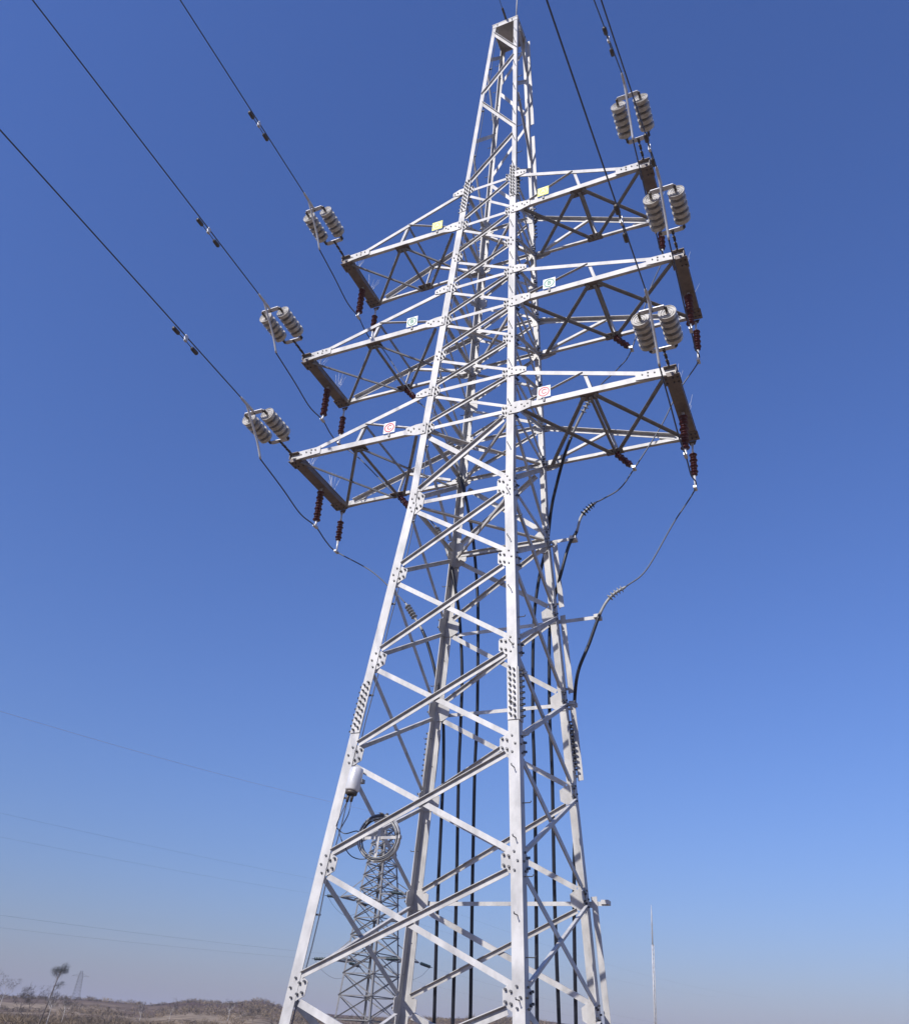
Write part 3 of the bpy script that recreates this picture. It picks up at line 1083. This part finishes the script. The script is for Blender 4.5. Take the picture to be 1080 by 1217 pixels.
# ------------------------------------------------------------------ the second tower and its line
def small_tower(base, rot, H, w0, wm, zm, wt, arms, label, mw=0.10, group=None, armsteel=None, panels=7):
    th = thing('distant_pylon', base, label, 'power tower', group)
    c, s_ = math.cos(rot), math.sin(rot)

    def W(x, y, z):
        return V((base[0] + c * x - s_ * y, base[1] + s_ * x + c * y, base[2] + z))

    def hw2(z):
        return lerp_tab([(0, w0), (zm, wm), (H, wt)], z)
    L4 = [(-1, -1), (1, -1), (1, 1), (-1, 1)]
    for sx, sy in L4:
        b = MB()
        for z0, z1 in ((-0.6, zm), (zm, H)):
            P, Q = W(sx * hw2(z0), sy * hw2(z0), z0), W(sx * hw2(z1), sy * hw2(z1), z1)
            b.angle(P, Q, W(-sx, 0, 0) - W(0, 0, 0), W(0, -sy, 0) - W(0, 0, 0), mw * 1.5, mw * 0.16)
        b.build('leg', [STEEL_O], th)
    zs = [0.0]
    while zs[-1] < H - 0.4:
        zs.append(min(H, zs[-1] + max(0.7, 0.95 * hw2(zs[-1]))))
    for i in range(4):
        (ax, ay), (bx, by) = L4[i], L4[(i + 1) % 4]
        for k in range(len(zs) - 1):
            z0, z1 = zs[k], zs[k + 1]
            h0, h1 = hw2(z0), hw2(z1)
            A0, B0, A1, B1 = W(ax * h0, ay * h0, z0), W(bx * h0, by * h0, z0), W(ax * h1, ay * h1, z1), W(bx * h1, by * h1, z1)
            n = (B0 - A0).cross(A1 - A0).normalized()
            for P, Q, q in ((A0, B1, 0.012), (B0, A1, -0.012)):
                b = MB()
                b.angle(P + n * q, Q + n * q, V((0, 0, -1)), n * (1 if q > 0 else -1), mw * 0.8, mw * 0.12)
                b.build('diagonal_brace', [STEEL_O], th)
            if True:
                b = MB()
                b.angle(A0 - n * .03, B0 - n * .03, V((0, 0, -1)), -n, mw * 0.8, mw * 0.12)
                b.build('horizontal_strut', [STEEL_O], th)
    tips = []
    for za, La, dz in arms:
        for sg in (-1, 1):
            a = MB()
            h = hw2(za)
            ht = hw2(za + dz)
            tw = h * 0.75
            e = []
            for f in (-1, 1):
                P, Q = W(sg * h, f * h, za), W(sg * La, f * tw, za)
                a.angle(P, Q, V((0, 0, 1)), W(0, -f, 0) - W(0, 0, 0), mw, mw * 0.12)
                e.append((P, Q))
                a.angle(W(sg * ht, f * ht, za + dz), W(sg * La, f * tw, za + 0.1), V((0, 0, -1)), W(0, -f, 0) - W(0, 0, 0), mw * 0.8, mw * 0.12)
            a.bar(e[0][1], e[1][1], V((0, 0, 1)), mw * 1.3, mw * 1.6)
            am = a.build('crossarm', [STEEL_O], th)
            for k in range(4):
                t0, t1 = k / 4, (k + 1) / 4
                b = MB()
                dd = V((0, 0, -0.02 * (k % 2)))
                P = e[k % 2][0].lerp(e[k % 2][1], t0)
                Q = e[1 - k % 2][0].lerp(e[1 - k % 2][1], t1)
                b.angle(P + dd, Q + dd, V((0, 0, 1)), (Q - P).cross(V((0, 0, 1))), mw * 0.6, mw * 0.1)
                b.build('arm_brace', [STEEL_O], am)
            tips.append((za, sg, e[0][1], e[1][1]))
    return th, tips, W


D2 = 95.0
g = far(437, 1200, D2)
base2 = (g.x, g.y, ground_z(g.x, g.y))
zr = lambda py, px=440: far(px, py, D2).z - base2[2]
vdir = math.atan2(g.x - CAM.x, g.y - CAM.y)         # azimuth of the sight line
rot2 = -(vdir) + R_(90 + 50)                        # arms foreshortened, the near ends to the right
t2, tips2, W2 = small_tower(base2, rot2, zr(968, 452), 2.4, 1.4, zr(1058), 0.6,
                            [(zr(1142), 4.6, 1.7), (zr(1066), 4.2, 1.6)], 'second steel lattice tower further back, seen through the tall tower', 0.12)
lin = W2(0, 1, 0) - W2(0, 0, 0)
if lin.dot(RX) > 0:
    lin = -lin                                      # points towards the left of the picture
wires2 = []
for n_, (za, sg, e0, e1) in enumerate(tips2):
    lo = 'lower' if za < zr(1100) else 'upper'
    nr = 'near' if ((e0 + e1) / 2 - CAM).length < (g - CAM).length else 'far'
    for sd_, P in ((1, max((e0, e1), key=lambda q: q.dot(lin))), (-1, min((e0, e1), key=lambda q: q.dot(lin)))):
        d = (lin * sd_ + V((0, 0, -0.10))).normalized()
        side = 'left' if sd_ == 1 else 'right'
        b = MB()
        b.tube([P, P + d * 0.5], 0.03, 6, 1)
        nd = 7
        for k in range(nd):
            b.lathe(P + d * (0.45 + 0.23 * k), d, [(0, 0.03), (0.06, 0.05), (0.08, 0.165), (0.10, 0.15), (0.115, 0.03), (0.23, 0.03)], 10)
        E = P + d * (0.45 + 0.23 * nd)
        b.tube([E, E + d * 0.3], 0.04, 6, 1)
        tag(b.build('glass_insulator_string', [GLASSG, CAPM]), 'dark green disc string on the %s side of the second tower, %s arm, %s end' % (side, lo, nr), 'insulator', 'disc strings of the second tower')
        E = E + d * 0.3
        pts = []
        for k in range(41):
            t = k * 2.6
            pts.append(E + lin * (sd_ * t) + V((0, 0, -0.06 * t + 0.0005 * t * t)))
        b = MB()
        b.tube(pts, 0.004, 5)
        tag(b.build('overhead_conductor', WIRE), 'faint thin line wire on the %s of the second tower, %s arm, %s end' % (side, lo, nr), 'wire', 'line wires of the second tower')
    # jumper under the arm end
    b = MB()
    a0, a1 = e0 + V((0, 0, -0.2)), e1 + V((0, 0, -0.2))
    oo = (a1 - a0).normalized()
    b.tube(spline([a0 - oo * 1.9 + V((0, 0, -0.1)), a0 - oo * 0.6 + V((0, 0, -1.0)), a0.lerp(a1, .5) + V((0, 0, -1.5)), a1 + oo * 0.6 + V((0, 0, -1.0)), a1 + oo * 1.9 + V((0, 0, -0.1))], 6), 0.014, 5)
    tag(b.build('jumper_wire', WIRE), 'small jumper loop under the %s arm of the second tower, %s end' % (lo, nr), 'wire', 'jumper loops of the second tower')
b = MB()
top2 = W2(0, 0, zr(968, 452))
q = far(15, 835, 58)
b.tube([top2.lerp(top2 + (q - top2) * 1.6, k / 20) + V((0, 0, -0.8 * math.sin(math.pi * k / 20))) for k in range(21)], 0.010, 5)
tag(b.build('earth_wire', ALU), 'thin bright earth wire rising to the left from the second tower top', 'wire')

# far pylon on the left ridge
q = far(90, 1186, 420)
zg = ground_z(q.x, q.y)
small_tower((q.x, q.y, zg), 0.6, 11.5, 1.5, 0.8, 9.5, 0.35, [(9.3, 3.2, 1.0)], 'tiny pale pylon on the far ridge at the left', 0.055)

# mast on the right
D3 = 140.0
q = far(779, 1230, D3)
zg = ground_z(q.x, q.y)
tp = far(773, 1076, D3)
base3 = V((q.x, q.y, zg))
th = thing('radio_mast', base3, 'slender pale mast standing alone to the right of the tall tower', 'mast')
H = tp.z - zg
b = MB()
for k in range(3):
    a = k * 2.094 + 0.4
    o = V((0.16 * math.cos(a), 0.16 * math.sin(a), 0))
    b.tube([base3 + o, base3 + o + V((0, 0, H * 0.72))], 0.06, 5)
nz_ = int(H * 0.72 / 0.6)
for k in range(nz_):
    for j in range(3):
        a0, a1 = j * 2.094 + 0.4, (j + 1) * 2.094 + 0.4
        z0, z1 = k * 0.6, (k + 1) * 0.6
        b.tube([base3 + V((0.16 * math.cos(a0), 0.16 * math.sin(a0), z0)), base3 + V((0.16 * math.cos(a1), 0.16 * math.sin(a1), z1))], 0.018, 4)
b.build('lattice_shaft', [STEEL], th)
b = MB()
b.tube([base3 + V((0, 0, H * 0.71)), base3 + V((0, 0, H * 0.93)), base3 + V((0, 0, H))], [0.10, 0.08, 0.03], 8)
for z in (0.80, 0.86):
    b.tube([base3 + V((-0.3, 0, H * z)), base3 + V((0.3, 0, H * z))], 0.02, 5)
b.build('pole', [STEEL], th)


# ------------------------------------------------------------------ trees, poles and scrub on the slope
def branch(b, P, d, L, r, depth, tips, mi=0):
    n = 4
    pts = [P]
    dd = d.normalized()
    for k in range(n):
        dd = (dd + V((random.uniform(-.16, .16), random.uniform(-.16, .16), random.uniform(-.02, .12)))).normalized()
        pts.append(pts[-1] + dd * (L / n))
    b.tube(pts, [r * (1 - 0.6 * k / n) for k in range(n + 1)], 5 if depth else 4, mi)
    if depth == 0:
        tips.append((pts[-1], dd))
        return
    for k in range(random.randint(3, 4)):
        f = random.randint(2, n)
        a = random.uniform(0, 6.28)
        nd = (dd + V((math.cos(a), math.sin(a), random.uniform(-.1, .6))) * random.uniform(.5, .9)).normalized()
        branch(b, pts[f], nd, L * random.uniform(.5, .68), r * 0.45, depth - 1, tips, mi)


def tree(base, H, lean, label, bark, crown, crown_r, ntw, trunk_f=0.6, tw=(0.25, 0.6), tr=0.013):
    th = thing('bare_tree', base, label, 'tree', 'bare trees on the slope')
    B = V(base)
    b = MB()
    top = B + V((lean[0] * H * trunk_f, lean[1] * H * trunk_f, H * trunk_f))
    b.tube(spline([B - V((0, 0, 0.3)), B.lerp(top, 0.5) + V((0.06, 0, 0)), top], 4), [tr * H * (1 - 0.5 * k / 8) for k in range(9)], 7)
    tips = []
    for k in range(6):
        a = random.uniform(0, 6.28)
        branch(b, B.lerp(top, random.uniform(.72, 1.0)), V((math.cos(a) * .8, math.sin(a) * .8, random.uniform(.4, 1.1))) + V((lean[0], lean[1], 0)), H * (1 - trunk_f) * random.uniform(.55, .9), tr * H * 0.4, 2, tips)
    b.build('trunk', [bark], th)
    c = MB()
    for P, dd in tips:
        for k in range(ntw):
            a = V((random.gauss(0, 1), random.gauss(0, 1), random.gauss(0.2, 0.8))).normalized()
            l = random.uniform(*tw) * crown_r
            s0 = P + V((random.gauss(0, .12), random.gauss(0, .12), random.gauss(0, .1))) * crown_r
            sd_ = a.cross(V((random.random(), random.random(), 1))).normalized() * (0.011 * crown_r + 0.006)
            c.add([s0 - sd_, s0 + sd_, s0 + a * l], [[0, 1, 2]])
    c.build('crown', [crown], th)
    return th


def foot(px, py, dist):
    q = far(px, py, dist)
    return (q.x, q.y, ground_z(q.x, q.y))


def ht(px, py, dist, base):
    return far(px, py, dist).z - base[2]


bs = foot(47, 1208, 105)
lean = V((0.20 * RX.x, 0.20 * RX.y))
hT = ht(65, 1142, 105, bs)
th = thing('bare_tree', bs, 'leaning bare tree with a dense round crown on the left slope', 'tree', 'bare trees on the slope')
B = V(bs)
top = B + V((lean.x * hT * .9, lean.y * hT * .9, hT * .86))
b = MB()
b.tube(spline([B - V((0, 0, .3)), B.lerp(top, .4) + V((.1, 0, 0)), B.lerp(top, .75), top], 4), [0.085 * (1 - 0.055 * k) for k in range(13)], 7)
tips = []
rt = random.Random(11)
for k in range(9):
    a = rt.uniform(0, 6.28)
    random.seed(40 + k)
    branch(b, B.lerp(top, rt.uniform(.62, .98)), V((math.cos(a), math.sin(a), rt.uniform(.2, .8))) + V((lean.x, lean.y, 0)) * 1.2, rt.uniform(.45, .75), 0.03, 1, tips)
b.build('trunk', [BARK], th)
c = MB()
for k in range(2600):
    if k % 3 and tips:
        P = tips[rt.randrange(len(tips))][0]
        s0 = P + V((rt.gauss(0, .16), rt.gauss(0, .16), rt.gauss(0, .12)))
    else:
        q = V((rt.gauss(0, 1), rt.gauss(0, 1), rt.gauss(0, 1))).normalized() * rt.random() ** .5
        s0 = top + V((q.x * .62 + .1 * RX.x, q.y * .62 + .1 * RX.y, q.z * .42))
    a = V((rt.gauss(0, 1), rt.gauss(0, 1), rt.gauss(.3, .8))).normalized() * rt.uniform(.08, .26)
    sv = a.cross(V((rt.random(), rt.random(), 1))).normalized() * 0.012
    c.add([s0 - sv, s0 + sv, s0 + a], [[0, 1, 2]])
c.build('crown', [LEAFD], th)
random.seed(5)
SAP = [(57, 1206, 1176, 100, 'pale thin trunk right beside the round crowned leaning tree'), (1, 1186, 1160, 110, 'pale sapling cut by the left edge of the view'),
       (22, 1200, 1178, 98, 'thin sapling nearest the left edge of the scrub'), (33, 1198, 1176, 104, 'thin sapling left of the round crowned leaning tree'),
       (75, 1204, 1186, 120, 'short sapling right of the pale thin trunk'), (165, 1213, 1193, 150, 'pale sapling alone at the near side of the long ridge'),
       (200, 1214, 1192, 150, 'bushy sapling between two pale saplings'), (270, 1214, 1190, 160, 'pale straight sapling left of the tall tower'), (300, 1216, 1198, 150, 'small sapling nearest to the tall tower')]
for px, pyb, pyt, dd, lb in SAP:
    bs = foot(px, pyb, dd)
    h = max(1.6, ht(px, pyt, dd, bs))
    tree(bs, h, (0.08 * RX.x, 0.08 * RX.y), lb, BARKW if 'pale' in lb else BARK, TWIG, 0.75, 7, 0.6, tr=0.012)

# low scrub: nobody could count it
c = MB()
rnd = random.Random(3)
cnt = 0
while cnt < 6500:
    az = rnd.uniform(-58, -4)
    d = 45 + 330 * rnd.random() ** 1.5
    x, y = TX + d * math.sin(R_(az)), TY + d * math.cos(R_(az))
    if vnoise(x / 22, y / 22, 9) < 0.38 or vnoise(x / 60, y / 60, 4) < 0.22:
        continue
    cnt += 1
    z = ground_z(x, y)
    hgt = rnd.uniform(0.4, 1.05) * (0.5 + 1.1 * vnoise(x / 9, y / 9, 5)) * (1 + d / 600)
    rad = hgt * rnd.uniform(0.6, 1.1)
    ns = 80 if d < 130 else 30
    wd = 0.004 + d * 0.00013
    for k in range(ns):
        a = rnd.uniform(0, 6.28)
        r = rad * rnd.random() ** 0.6
        B = V((x + r * math.cos(a) * .6, y + r * math.sin(a) * .6, z - .05 + rnd.random() * hgt * 0.6))
        T = B + V((math.cos(a) * r * .5 + rnd.gauss(0, .2), math.sin(a) * r * .5 + rnd.gauss(0, .2), hgt * rnd.uniform(.05, .5)))
        sv = (T - B).cross(V((rnd.gauss(0, 1), rnd.gauss(0, 1), rnd.gauss(0, .3)))).normalized() * wd * rnd.uniform(.7, 2.2)
        c.add([B - sv, B + sv, T], [[0, 1, 2]])
tag(c.build('scrub', SCRUB), 'dry brown scrub covering the slope behind the tower', 'scrub', None, 'stuff')

# ------------------------------------------------------------------ the hazy air over the land
b = MB()
b.box((0, 0, 24), V((2060, 0, 0)), V((0, 2060, 0)), V((0, 0, 28)))
hz = bpy.data.materials.new('haze_air')
hz.use_nodes = True
hn = hz.node_tree
hn.nodes.remove(hn.nodes['Principled BSDF'])
pv = hn.nodes.new('ShaderNodeVolumePrincipled')
pv.inputs['Color'].default_value = (0.80, 0.82, 1.0, 1)
pv.inputs['Density'].default_value = 0.00042
hn.links.new(pv.outputs[0], hn.nodes['Material Output'].inputs['Volume'])
o = b.build('haze', hz)
o['kind'] = 'stuff'

for o in list(bpy.data.objects):
    if '_loc' in o:
        del o['_loc']
